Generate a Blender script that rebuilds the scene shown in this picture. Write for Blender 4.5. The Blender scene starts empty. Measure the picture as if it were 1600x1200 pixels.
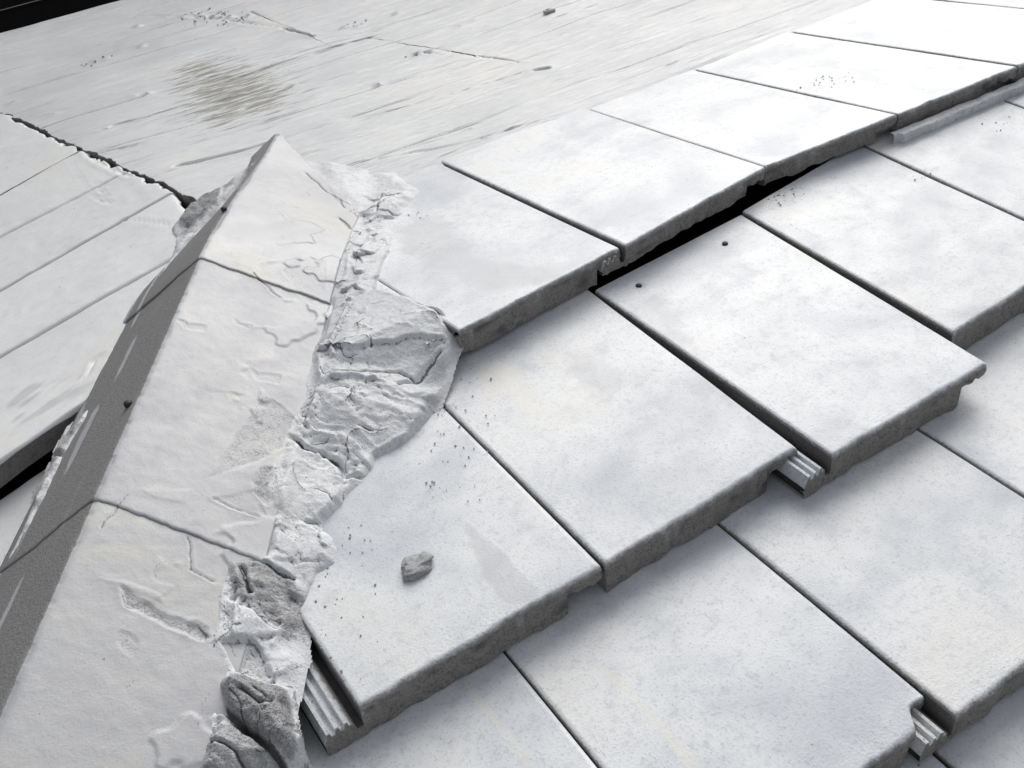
import bpy, math, random
import numpy as np
from mathutils import Matrix, Vector

# ------------------------------------------------------------------ camera, sky, sun, exposure
scene = bpy.context.scene
col = scene.collection
PITCH = math.radians(12.0)                       # pitch of the tiled slope
ROOF = Matrix.Translation((0, 0, 4.2)) @ Matrix.Rotation(PITCH, 4, 'X')   # roof frame: x along the eave, y up the slope, z off the tiles

cam_data = bpy.data.cameras.new('camera')
cam = bpy.data.objects.new('camera', cam_data)
col.objects.link(cam)
er, eu, eb, ee = [0.839492, -0.535762, -0.090618], [0.397937, 0.492633, 0.773924], [-0.369998, -0.685764, 0.626761], [-0.13103, -0.61342, 0.83902]
cm = Matrix(((er[0], eu[0], eb[0], ee[0]), (er[1], eu[1], eb[1], ee[1]), (er[2], eu[2], eb[2], ee[2]), (0, 0, 0, 1)))
cam.matrix_world = ROOF @ cm
cam_data.sensor_width = 36.0
cam_data.lens = 38.1468
cam_data.clip_start = 0.02
cam_data.clip_end = 500.0
scene.camera = cam

SUN_EL, SUN_AZ = math.radians(41), math.radians(46)      # azimuth from +y towards +x
world = bpy.data.worlds.new('World')
scene.world = world
world.use_nodes = True
wn, wl = world.node_tree.nodes, world.node_tree.links
wn.clear()
sky = wn.new('ShaderNodeTexSky'); sky.sky_type = 'NISHITA'; sky.sun_disc = False
sky.sun_elevation = SUN_EL; sky.sun_rotation = SUN_AZ
sky.air_density = 1.0; sky.dust_density = 4.0; sky.ozone_density = 1.0
hsv = wn.new('ShaderNodeHueSaturation'); hsv.inputs['Saturation'].default_value = 0.22   # cloud cover: nearly colourless sky
bg = wn.new('ShaderNodeBackground'); bg.inputs['Strength'].default_value = 0.105
wo = wn.new('ShaderNodeOutputWorld')
wl.new(sky.outputs[0], hsv.inputs['Color']); wl.new(hsv.outputs[0], bg.inputs[0]); wl.new(bg.outputs[0], wo.inputs[0])

sd = bpy.data.lights.new('sun', 'SUN'); sd.energy = 1.25; sd.angle = math.radians(48); sd.color = (1.0, 0.975, 0.94)
sun = bpy.data.objects.new('sun', sd); col.objects.link(sun)
sdir = Vector((math.sin(SUN_AZ) * math.cos(SUN_EL), math.cos(SUN_AZ) * math.cos(SUN_EL), math.sin(SUN_EL)))
sun.rotation_euler = sdir.to_track_quat('Z', 'Y').to_euler()
sun.location = (3, 2, 9)

vs = scene.view_settings
vs.view_transform = 'Standard'; vs.look = 'None'; vs.exposure = 0.30; vs.gamma = 1.0; vs.use_curve_mapping = False
scene.cycles.max_bounces = 5; scene.cycles.diffuse_bounces = 3; scene.cycles.glossy_bounces = 2

# ------------------------------------------------------------------ numeric helpers
def hsh(ix, iy, seed):
    h = (ix.astype(np.int64) * 374761393 + iy.astype(np.int64) * 668265263 + int(seed) * 974711) & 0xFFFFFFFF
    h = ((h ^ (h >> 13)) * 1274126177) & 0xFFFFFFFF
    h = ((h ^ (h >> 16)) * 2246822519) & 0xFFFFFFFF
    return ((h ^ (h >> 13)) & 0xFFFFFF) / float(0xFFFFFF)
def vn(x, y, s=0):                                # value noise, -1..1
    x = np.asarray(x, float); y = np.asarray(y, float) + np.zeros_like(x); x = x + np.zeros_like(y)
    ix = np.floor(x); iy = np.floor(y); fx = x - ix; fy = y - iy
    fx = fx * fx * fx * (fx * (fx * 6 - 15) + 10); fy = fy * fy * fy * (fy * (fy * 6 - 15) + 10)
    a = hsh(ix, iy, s); b = hsh(ix + 1, iy, s); c = hsh(ix, iy + 1, s); d = hsh(ix + 1, iy + 1, s)
    return (a + (b - a) * fx + (c - a) * fy + (a - b - c + d) * fx * fy) * 2 - 1
def fbm(x, y, s=0, o=4, g=0.5):
    r = 0; a = 1.0; n = 0
    for i in range(o):
        r = r + a * vn(x * 2**i + 17.3 * i, y * 2**i - 9.1 * i, s + i * 7); n += a; a *= g
    return r / n
def sst(a, b, x):
    t = np.clip((x - a) / (b - a), 0, 1); return t * t * (3 - 2 * t)
def seg_dist(X, Y, pts):
    D = np.full(X.shape, 9.0)
    for (ax, ay), (bx, by) in zip(pts[:-1], pts[1:]):
        dx, dy = bx - ax, by - ay
        t = np.clip(((X - ax) * dx + (Y - ay) * dy) / (dx * dx + dy * dy + 1e-12), 0, 1)
        D = np.minimum(D, np.hypot(X - ax - t * dx, Y - ay - t * dy))
    return D
def sd_poly(X, Y, poly):                          # positive inside
    D = seg_dist(X, Y, list(poly) + [poly[0]])
    ins = np.zeros(X.shape, bool)
    n = len(poly)
    for i in range(n):
        (ax, ay), (bx, by) = poly[i], poly[(i + 1) % n]
        if ay == by: continue
        c = ((ay > Y) != (by > Y)) & (X < (bx - ax) * (Y - ay) / (by - ay) + ax)
        ins ^= c
    return np.where(ins, D, -D)

# ------------------------------------------------------------------ mesh helpers
def mesh_np(name, V, Q, mat, parent=None, attrs=None, smooth=True):
    V = np.ascontiguousarray(V, np.float32).reshape(-1, 3); Q = np.ascontiguousarray(Q, np.int32).reshape(-1, 4)
    me = bpy.data.meshes.new(name)
    me.vertices.add(len(V)); me.vertices.foreach_set('co', V.ravel())
    me.loops.add(Q.size); me.loops.foreach_set('vertex_index', Q.ravel())
    me.polygons.add(len(Q)); me.polygons.foreach_set('loop_start', np.arange(0, Q.size, 4, dtype=np.int32))
    me.polygons.foreach_set('use_smooth', np.full(len(Q), smooth))
    me.update(calc_edges=True)
    for k, a in (attrs or {}).items():
        at = me.attributes.new(k, 'FLOAT', 'POINT'); at.data.foreach_set('value', np.ascontiguousarray(a, np.float32).ravel())
    me.materials.append(mat)
    ob = bpy.data.objects.new(name, me); col.objects.link(ob)
    if parent is not None: ob.parent = parent
    return ob
def gridq(n, m, base=0, flip=False):
    i = np.arange(n - 1)[:, None] * m + np.arange(m - 1)[None, :] + base
    q = np.stack([i, i + m, i + m + 1, i + 1], -1).reshape(-1, 4)
    return q[:, ::-1] if flip else q
def box_mesh(name, lo, hi, mat, parent=None):
    x0, y0, z0 = lo; x1, y1, z1 = hi
    V = [(x0, y0, z0), (x1, y0, z0), (x1, y1, z0), (x0, y1, z0), (x0, y0, z1), (x1, y0, z1), (x1, y1, z1), (x0, y1, z1)]
    Q = [(0, 3, 2, 1), (4, 5, 6, 7), (0, 1, 5, 4), (1, 2, 6, 5), (2, 3, 7, 6), (3, 0, 4, 7)]
    return mesh_np(name, V, Q, mat, parent, smooth=False)

# ------------------------------------------------------------------ materials
def new_mat(name):
    m = bpy.data.materials.new(name); m.use_nodes = True
    nt = m.node_tree; nt.nodes.clear()
    return m, nt
class NB:
    def __init__(s, nt): s.nt = nt
    def n(s, t, **kw):
        x = s.nt.nodes.new(t)
        for k, v in kw.items(): setattr(x, k, v)
        return x
    def link(s, a, b): s.nt.links.new(a, b)
    def val(s, sock, v):
        if isinstance(v, (int, float)): sock.default_value = v
        elif isinstance(v, tuple): sock.default_value = v if len(v) == 4 else v + (1,)
        else: s.link(v, sock)
    def math(s, op, a, b=0.0, c=None, clamp=False):
        x = s.n('ShaderNodeMath', operation=op, use_clamp=clamp); s.val(x.inputs[0], a); s.val(x.inputs[1], b)
        if c is not None: s.val(x.inputs[2], c)
        return x.outputs[0]
    def mix(s, f, a, b, blend='MIX'):
        x = s.n('ShaderNodeMix', data_type='RGBA', blend_type=blend); s.val(x.inputs[0], f); s.val(x.inputs[6], a); s.val(x.inputs[7], b)
        return x.outputs[2]
    def ramp(s, v, lo, hi, a=0.0, b=1.0):
        x = s.n('ShaderNodeMapRange', interpolation_type='SMOOTHSTEP'); s.val(x.inputs[0], v)
        for i, k in enumerate((lo, hi, a, b)): x.inputs[i + 1].default_value = k
        return x.outputs[0]
    def coords(s, scale=(1, 1, 1), per_object=True):
        tc = s.n('ShaderNodeTexCoord'); mp = s.n('ShaderNodeMapping'); mp.inputs['Scale'].default_value = scale
        if not per_object:
            s.link(tc.outputs['Object'], mp.inputs['Vector']); return mp.outputs[0]
        oi = s.n('ShaderNodeObjectInfo')
        cx = s.n('ShaderNodeCombineXYZ'); r = s.math('MULTIPLY', oi.outputs['Random'], 37.0); s.link(r, cx.inputs[2])
        ad = s.n('ShaderNodeVectorMath', operation='ADD'); s.link(tc.outputs['Object'], mp.inputs['Vector']); s.link(mp.outputs[0], ad.inputs[0]); s.link(cx.outputs[0], ad.inputs[1])
        return ad.outputs[0]
    def noise(s, vec, scale, detail=4, rough=0.55, dist=0.0):
        x = s.n('ShaderNodeTexNoise'); s.link(vec, x.inputs['Vector']); x.inputs['Scale'].default_value = scale
        x.inputs['Detail'].default_value = detail; x.inputs['Roughness'].default_value = rough; x.inputs['Distortion'].default_value = dist
        return x.outputs['Fac']
    def attr(s, name):
        x = s.n('ShaderNodeAttribute', attribute_name=name); return x.outputs['Fac']

def coat_material(name, white, grey, streak=0.0, grain=1.0, bump=1.0, bare_a=(0.13, 0.124, 0.119), bare_b=(0.30, 0.284, 0.27), rough=0.38, cvar=1.0, mott=1.0, warmc=(0.80, 0.775, 0.715), warmk=0.35):
    m, nt = new_mat(name); b = NB(nt)
    v = b.coords(per_object=not streak); vs_ = b.coords((1.0, 9.0, 9.0), False) if streak > 0 else v
    big = b.noise(v, 5.0, 3, 0.6, 0.4); mid = b.noise(v, 26.0, 3, 0.65); fine = b.noise(v, 330.0, 2, 0.75)
    c = b.mix(b.math('MULTIPLY', b.ramp(big, 0.40, 0.72), 0.92 * mott), white, grey)
    c = b.mix(b.math('MULTIPLY', b.ramp(mid, 0.52, 0.75), 0.35 * mott), c, grey)
    oi = b.n('ShaderNodeObjectInfo')
    n2 = b.noise(v, 95.0, 3, 0.75)
    c = b.mix(b.math('MULTIPLY', b.ramp(n2, 0.48, 0.72), 0.46 * grain), c, (0.46, 0.48, 0.52))
    hv = b.n('ShaderNodeHueSaturation'); b.link(c, hv.inputs['Color']); b.link(b.math('ADD', 0.955, b.math('MULTIPLY', oi.outputs['Random'], 0.0 if streak else 0.065)), hv.inputs['Value']); c = hv.outputs[0]
    # thin, sprayed coat: concrete grain shows as fine dark flecks
    c = b.mix(b.math('MULTIPLY', b.ramp(fine, 0.53, 0.74), 0.55 * grain), c, (0.33, 0.335, 0.35))
    # cream areas where the coat is thick
    warmn = b.math('SUBTRACT', 1.0, big)
    c = b.mix(b.math('MULTIPLY', b.ramp(warmn, 0.54, 0.70), warmk), c, warmc)
    if streak > 0:
        stn = b.noise(vs_, 14.0, 4, 0.7, 0.3)
        c = b.mix(b.math('MULTIPLY', b.ramp(stn, 0.50, 0.72), streak), c, (0.52, 0.525, 0.53))
    # rare pin holes
    vor = b.n('ShaderNodeTexVoronoi'); b.link(v, vor.inputs['Vector']); vor.inputs['Scale'].default_value = 34.0
    sep = b.n('ShaderNodeSeparateColor'); b.link(vor.outputs['Color'], sep.inputs[0])
    pin = b.math('MULTIPLY', b.math('LESS_THAN', vor.outputs['Distance'], 0.045), b.math('GREATER_THAN', sep.outputs[0], 0.72))
    c = b.mix(b.math('MULTIPLY', pin, 0.75), c, (0.12, 0.12, 0.125))
    # marks with a shape of their own
    st = b.attr('stain')
    sf = b.ramp(b.math('ADD', st, b.math('MULTIPLY', b.math('SUBTRACT', mid, 0.5), 0.5)), 0.35, 0.65)
    if streak > 0:
        sn2 = stn
        sf = b.ramp(b.math('ADD', b.math('MULTIPLY', st, 0.85), b.math('MULTIPLY', b.math('SUBTRACT', sn2, 0.5), 3.0)), 0.48, 0.95)
        c = b.mix(b.math('MULTIPLY', b.math('MULTIPLY', sf, b.math('GREATER_THAN', st, 0.02)), 0.92), c, (0.20, 0.192, 0.15))
    else:
        c = b.mix(b.math('MULTIPLY', sf, 0.62), c, (0.50, 0.515, 0.535))
    wm = b.attr('warm')
    wf = b.ramp(b.math('ADD', wm, b.math('MULTIPLY', b.math('SUBTRACT', mid, 0.5), 0.6)), 0.30, 0.75)
    c = b.mix(b.math('MULTIPLY', wf, 0.55), c, (0.79, 0.77, 0.70))
    # bare concrete where the coat has not reached; carries some painted shade too
    br = b.attr('bare')
    n3 = fine
    nn = b.math('ADD', b.math('MULTIPLY', b.math('SUBTRACT', n2, 0.5), 0.55), b.math('MULTIPLY', b.math('SUBTRACT', n3, 0.5), 0.75))
    bf = b.ramp(b.math('ADD', br, nn), 0.30, 0.72)
    conc = b.mix(b.ramp(n3, 0.30, 0.62), bare_a, bare_b)
    conc = b.mix(b.math('MULTIPLY', b.ramp(n2, 0.45, 0.7), 0.55 * cvar), conc, (0.33, 0.298, 0.275))
    conc = b.mix(b.math('MULTIPLY', b.ramp(n2, 0.42, 0.30), 0.6 * cvar), conc, (0.09, 0.088, 0.086))
    c = b.mix(bf, c, conc)
    cr = b.attr('crack')  # cracks and stains; also joint and crease shade put into the colour
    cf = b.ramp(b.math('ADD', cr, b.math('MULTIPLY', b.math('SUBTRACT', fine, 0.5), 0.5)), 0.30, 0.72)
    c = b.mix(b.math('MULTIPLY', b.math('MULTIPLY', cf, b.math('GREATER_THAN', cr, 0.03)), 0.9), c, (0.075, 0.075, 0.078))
    # relief
    h = b.math('MULTIPLY', fine, b.math('ADD', 0.0003, b.math('MULTIPLY', br, 0.0014)))
    if streak > 0: h = b.math('ADD', h, b.math('MULTIPLY', stn, 0.004))
    bp = b.n('ShaderNodeBump'); bp.inputs['Strength'].default_value = 0.9; bp.inputs['Distance'].default_value = bump; b.link(h, bp.inputs['Height'])
    pr = b.n('ShaderNodeBsdfPrincipled'); b.link(c, pr.inputs['Base Color']); b.link(bp.outputs[0], pr.inputs['Normal'])
    b.link(b.math('ADD', b.math('MULTIPLY', bf, 0.4), b.math('ADD', rough - 0.1, b.math('MULTIPLY', mid, 0.25))), pr.inputs['Roughness'])
    pr.inputs['Specular IOR Level'].default_value = 0.5
    o = b.n('ShaderNodeOutputMaterial'); b.link(pr.outputs[0], o.inputs[0])
    return m
WHITE, GREY = (0.755, 0.78, 0.80), (0.49, 0.525, 0.575)
M_TILE = coat_material('sprayed_white_coat_on_tile', WHITE, GREY)
M_UPPER = coat_material('brushed_white_coat', (0.715, 0.73, 0.74), (0.60, 0.615, 0.63), streak=0.55, grain=0.25, bump=0.8, mott=0.8)
M_LEFT = coat_material('grey_white_coat', (0.83, 0.845, 0.84), (0.73, 0.74, 0.745), grain=0.4, mott=0.7)
M_CAP = coat_material('hip_cap_coat', (0.49, 0.495, 0.507), (0.365, 0.37, 0.405), grain=0.9, warmc=(0.53, 0.525, 0.46), warmk=0.75, bare_a=(0.185, 0.184, 0.186), bare_b=(0.235, 0.232, 0.232), cvar=0.2)
M_MORTAR = coat_material('painted_mortar', (0.77, 0.785, 0.80), (0.60, 0.615, 0.64), grain=1.1, bump=2.4, bare_a=(0.19, 0.195, 0.205), bare_b=(0.42, 0.425, 0.44), rough=0.55)
M_BARE = coat_material('bare_mortar', (0.50, 0.505, 0.51), (0.33, 0.335, 0.345), grain=1.6, bump=2.0, rough=0.7)
M_DRIP = coat_material('thick_cream_paint', (0.79, 0.79, 0.775), (0.77, 0.77, 0.76), grain=0.1, mott=0.5, rough=0.42)

def plain(name, colr, rough=0.9, var=0.4, scale=30.0):
    m, nt = new_mat(name); b = NB(nt); v = b.coords()
    n = b.noise(v, scale, 5, 0.6)
    c = b.mix(b.ramp(n, 0.3, 0.7), colr, tuple(x * (1 - var) for x in colr))
    bp = b.n('ShaderNodeBump'); bp.inputs['Distance'].default_value = 0.004; b.link(n, bp.inputs['Height'])
    pr = b.n('ShaderNodeBsdfPrincipled'); b.link(c, pr.inputs['Base Color']); pr.inputs['Roughness'].default_value = rough; b.link(bp.outputs[0], pr.inputs['Normal'])
    o = b.n('ShaderNodeOutputMaterial'); b.link(pr.outputs[0], o.inputs[0])
    return m
M_DECK = plain('roof_felt', (0.018, 0.017, 0.017))
M_DARK = plain('near_black_timber', (0.006, 0.005, 0.0045), 0.95)
M_GROUND = plain('dark_soil', (0.03, 0.026, 0.022), 1.0, 0.5, 2.0)
M_NAIL = plain('rusty_nail', (0.03, 0.028, 0.028), 0.6)

# ------------------------------------------------------------------ the roof and its slopes
def tag(o, label, cat=None, group=None, kind=None):
    o['label'] = label
    if cat: o['category'] = cat
    if group: o['group'] = group
    if kind: o['kind'] = kind
    return o
roof = bpy.data.objects.new('tiled_roof', None); col.objects.link(roof)
roof.matrix_world = ROOF
roof.empty_display_size = 0.3
tag(roof, 'white painted roof of flat concrete tiles with a mortared hip', 'roof', kind='thing')

slope = box_mesh('tiled_slope', (-0.9, -1.2, -0.20), (2.6, 0.80, -0.135), M_DECK, roof)
slope['label'] = 'slope of staggered square white tiles right of the hip'
upper = box_mesh('upper_slope', (-0.9, 0.803, -0.26), (2.6, 2.60, -0.215), M_DECK, roof)
upper['label'] = 'brush streaked upper slope behind the hip'
hipend = box_mesh('hip_end_slope', (-1.6, -0.8, -0.30), (-0.903, 2.2, -0.22), M_DECK, roof)
hipend['label'] = 'smooth grey white slope left of the hip'

A1_T = 0.1375
def z_course1(y): return 0.0413 - (y - 0.421) * A1_T
def z_course2(y): return y * 0.0
def z_course3(y): return -0.0440 - y * 0.020
def z_course4(y): return -0.0820 - (y + 0.30) * 0.010

TW_LEDGE = 0.040
def roof_tile(parent, nl, nr, hr, hl, zf, th=0.036, seed=0, chip=0.0, ledcut=0.0, lift=(0, 0), stains=(), warms=(), mat=None, pits=(), widen=.0018, scuffs=(), res=.006):
    """Interlocking flat tile: ribbed ledge on its left, toothed overlap on its right. Corners: nose left/right, head right/left."""
    rs = np.random.RandomState(seed)
    nl, nr, hr, hl = (np.array(p, float) for p in (nl, nr, hr, hl))
    ex = (nr - nl) / np.linalg.norm(nr - nl) * widen; nr = nr + ex; hr = hr + ex
    w = float(np.linalg.norm(nr - nl)); L = float(np.linalg.norm((nl + nr - hl - hr) / 2))
    led = [(-.040, -.027), (-.0388, -.019), (-.0372, -.0168), (-.0362, -.0108), (-.0328, -.0104), (-.0316, -.0165), (-.0278, -.0168), (-.0268, -.0108), (-.0236, -.0104), (-.0224, -.0165), (-.0186, -.0168), (-.0176, -.0108), (-.0146, -.0104), (-.0134, -.0165), (-.0085, -.0172), (-.0070, -max(.012, min(.027, th - .004))), (-.0008, -max(.012, min(.027, th - .004)))]
    body = [(0.0, -.0045), (.0008, -.002), (.0025, -.0005), (.005, 0.0)]
    nb = int((w - .012) / res)
    body += [(.006 + (w - .012) * i / nb, 0.0) for i in range(nb + 1)]
    body += [(w - .005, 0.0), (w - .0025, -.0004), (w - .0008, -.0016), (w, -.004)]
    # the underside steps up below the overlap: insert a pair of samples there
    ov = w - .044
    pr = led + body
    pr = [p for p in pr if abs(p[0] - ov) > .002] + [(ov - .0006, 0.0), (ov + .0006, 0.0)]
    pr.sort()
    DX = np.array([p[0] for p in pr]); ZT = np.array([p[1] for p in pr])
    teeth = np.where(((DX - ov) / .0105).astype(int) % 2 == 0, 0.0, -.0035)
    ZB = np.where(DX < ov, -th, -.0135 + teeth)
    ZB = np.where(DX < -.0395, -th + .004, ZB)
    nL = int(L / (res * 1.08))
    r = .0048
    yd = list(np.linspace(L, .012, nL)) + [.0085, .0060, .0042, .0026, .0013, .0004, 0.0]
    yd = np.array(yd)                                            # distance up from the nose
    zr = np.where(yd < r, -(r - np.sqrt(np.maximum(0, r * r - (r - yd) ** 2))), 0.0)
    nr_ = 8
    n, m = len(yd), len(DX)
    S = DX / w
    def pos(s, d):                                               # s across 0..1, d distance up from the nose
        t = d / L
        A = nl[None] * (1 - t)[:, None] + hl[None] * t[:, None]
        B = nr[None] * (1 - t)[:, None] + hr[None] * t[:, None]
        return A[:, None, :] * (1 - s)[None, :, None] + B[:, None, :] * s[None, :, None]
    P = pos(S, yd)
    X, Y = P[..., 0].copy(), P[..., 1].copy()
    # nose is not a ruled line: small chips and a wavering edge
    shift = .0011 * vn(DX * 38 + seed * 3.1, np.zeros(m), seed) + .0009 * vn(DX * 160, np.ones(m) * 3, seed + 1)
    shift = shift - .006 * np.clip(vn(DX * 22 + seed * 1.7, np.ones(m) * 7.7, seed + 5) - .72, 0, 1) * 3
    shift = np.where(DX < -.0005, shift - ledcut, shift)
    fall = np.exp(-yd / .008)
    upd = (hl + hr - nl - nr) / 2; upd = upd / np.linalg.norm(upd)
    X -= upd[0] * shift[None] * fall[:, None]; Y -= upd[1] * shift[None] * fall[:, None]
    if chip:
        cs = -chip * sst(w - .036, w - .018, DX); cf = np.exp(-yd / .045)
        X -= upd[0] * cs[None] * cf[:, None]; Y -= upd[1] * cs[None] * cf[:, None]
    wav = .0010 * fbm(X * 6 + seed, Y * 6, seed + 3, 2) + .00012 * vn(X * 60, Y * 60, seed + 9)
    body_m = (DX >= -.0002)
    rough_edge = np.where(body_m[None], -.0011 * np.clip(vn(X * 210, Y * 210, seed + 4), 0, 1) * np.exp(-yd / .006)[:, None], 0)
    lf = lift[0] * (1 - S)[None] + lift[1] * S[None]
    Zb = zf(Y) + lf
    Ztop = Zb + ZT[None] + np.where(body_m[None], zr[:, None] + wav, 0) + rough_edge
    for (px, py, rad, dep) in pits:
        Ztop = Ztop - dep * np.exp(-((X - px) ** 2 + (Y - py) ** 2) / rad ** 2)
    Vt = np.stack([X, Y, Ztop], -1)
    # nose face
    k = np.linspace(0, 1, nr_ + 1)[1:]
    frg = .0030 * np.abs(vn(DX * 95 + 5, np.zeros(m), seed + 11)) + .0022 * vn(DX * 32, np.ones(m), seed + 12)
    zbn = ZB - frg
    zn0 = Ztop[-1]; z_end = Zb[-1] + zbn
    Zn = zn0[None] + (z_end - zn0)[None] * k[:, None]
    ro = (.0012 * vn(np.tile(DX * 130, (nr_, 1)), np.repeat(k * 4.5, m).reshape(nr_, m), seed + 21) + .0010 * vn(np.tile(DX * 45, (nr_, 1)), np.repeat(k * 2, m).reshape(nr_, m), seed + 22)) * sst(0, .3, k)[:, None]
    Xn = X[-1][None] + upd[0] * ro; Yn = Y[-1][None] + upd[1] * ro
    Vn = np.stack([Xn, Yn, Zn], -1)
    # underside back to the head
    us = np.array([.25, .6, 1.0]) * L
    Pu = pos(S, us); Zu = zf(Pu[..., 1]) + lf + ZB[None]
    Vu = np.stack([Pu[..., 0], Pu[..., 1], Zu], -1)
    V = np.concatenate([Vt, Vn, Vu], 0)                          # one long sheet: head, nose, underside
    N = V.shape[0]
    Q = [gridq(N, m)]
    idx = lambda i, j: i * m + j
    # close the right flank
    last = m - 1
    ring = [idx(i, last) for i in range(n)]; und = [idx(n + nr_ - 1, last)] + [idx(n + nr_ + i, last) for i in range(3)]
    fl = []
    ud = np.concatenate([[0.0], us])
    for i in range(n - 1):
        a, b_ = np.argmin(abs(ud - yd[i])), np.argmin(abs(ud - yd[i + 1]))
        fl.append((ring[i + 1], ring[i], und[a], und[b_]) if a != b_ else (ring[i + 1], ring[i], und[a], und[a]))
    V = V.reshape(-1, 3)
    fl = [f if f[2] != f[3] else f for f in fl]
    # degenerate quads would upset the mesh: give the flank its own simple wall
    e0 = len(V)
    wallv = np.concatenate([Vt[:, -1, :], np.stack([Vt[:, -1, 0], Vt[:, -1, 1], (Zb[:, -1] + ZB[-1])], -1)], 0)
    V = np.concatenate([V, wallv], 0)
    i = np.arange(n - 1); Q.append(np.stack([e0 + i + 1, e0 + i, e0 + n + i, e0 + n + i + 1], -1))
    bare = np.zeros((N, m))
    top = .62 * np.exp(-yd / .0042)[:, None] * np.ones(m)[None]
    top = np.maximum(top, .30 * np.exp(-yd / .016)[:, None])
    top = np.maximum(top, np.maximum(.62 * np.exp(-np.clip(DX, 0, 9) / .0024), .34 * np.exp(-np.clip(DX, 0, 9) / .010))[None])
    top = np.maximum(top, (.30 * np.exp(-np.clip(w - DX, 0, 9) / .004))[None])
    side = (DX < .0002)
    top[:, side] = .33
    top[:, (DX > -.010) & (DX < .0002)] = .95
    top[:, (DX >= 0) & (DX < .002)] = .66
    top[:, DX > w - .0005] = .6
    for poly in scuffs: top = np.maximum(top, .30 * sst(-.012, .012, sd_poly(X, Y, poly)))
    bare[:n] = top
    runs = sst(.25, .6, vn(DX * 62 + seed, np.zeros(m), seed + 31)) * .42 + .10 * vn(DX * 210, np.zeros(m), seed + 32)   # paint that ran over the nose
    bare[n:] = np.where(side[None], .75, 1.0)
    bare[n:n + nr_] -= np.where(side, 0, runs * .8)[None] * np.linspace(1, .7, nr_)[:, None]
    sta = np.zeros((N, m)); wrm = np.zeros((N, m))
    for poly, sf_, am_ in stains: sta[:n] = np.maximum(sta[:n], am_ * sst(-sf_, sf_, sd_poly(X, Y, poly)))
    for poly, sf_, am_ in warms: wrm[:n] = np.maximum(wrm[:n], sst(-sf_, sf_, sd_poly(X, Y, poly)) * am_)
    crk = np.zeros((N, m)); crk[:n, (DX > -.010) & (DX < .0002)] = .62          # shade of the narrow side joint, painted in near black
    nx2 = np.tile(DX * 30 + seed, (nr_, 1)); ny2 = np.repeat(k * 1.5, m).reshape(nr_, m)
    crk[n:n + nr_] = np.where(side[None], 0, np.clip(.85 * fbm(nx2, ny2, seed + 41, 4) + .12, 0, .62))   # damp stains on the nose
    z0 = np.zeros(len(wallv))
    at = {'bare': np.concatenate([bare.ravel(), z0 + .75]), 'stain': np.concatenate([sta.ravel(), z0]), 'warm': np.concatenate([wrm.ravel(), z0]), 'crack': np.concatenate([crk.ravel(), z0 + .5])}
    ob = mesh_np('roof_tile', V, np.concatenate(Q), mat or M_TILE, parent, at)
    try: ob.data.set_sharp_from_angle(angle=math.radians(50))
    except Exception: pass
    return ob

# course under the upper slope (its noses stand clear of the course below)
hy = 0.93
c1 = [((.235, .480), (.336, .484), (.314, hy), (.215, hy), .034, 0.0),
      ((.341, .384), (.613, .415), (.608, hy), (.316, hy), .037, 0.0),
      ((.620, .411), (.917, .457), (.915, hy), (.612, hy), .0300, 0.002),
      ((.922, .460), (1.184, .447), (1.165, hy), (.919, hy), .0310, 0.0),
      ((1.189, .446), (1.456, .437), (1.420, hy), (1.169, hy), .027, 0.0),
      ((1.461, .437), (1.740, .430), (1.700, hy), (1.424, hy), .028, 0.0),
      ((1.745, .430), (2.020, .424), (1.980, hy), (1.704, hy), .028, 0.0)]
P_GREYC1 = [(0.4207,0.7408),(0.4764,0.7616),(0.5165,0.7290),(0.4738,0.5753),(0.5075,0.4742),(0.5770,0.4204),(0.5053,0.3927),(0.4069,0.4269),(0.4018,0.5408),(0.3860,0.6496)]
SCUFF1 = [[(1.1774,0.6733),(1.2404,0.6957),(1.2852,0.6443),(1.2305,0.5966),(1.1844,0.6126)], [(0.4764,0.7616),(0.4975,0.7535),(0.4817,0.7178),(0.4647,0.7284)], [(0.4281,0.6900),(0.4665,0.6001),(0.4328,0.5781),(0.4093,0.6535)]]
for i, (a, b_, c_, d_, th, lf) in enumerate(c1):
    roof_tile(slope, a, b_, c_, d_, z_course1, th, 11 + i, ledcut=[.03, .05, .004, .016, .012, .010, 0][i], lift=(lf, lf), stains=[(P_GREYC1, .03, .62)] if i == 1 else (), scuffs=SCUFF1 if i in (1, 4) else ())

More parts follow.
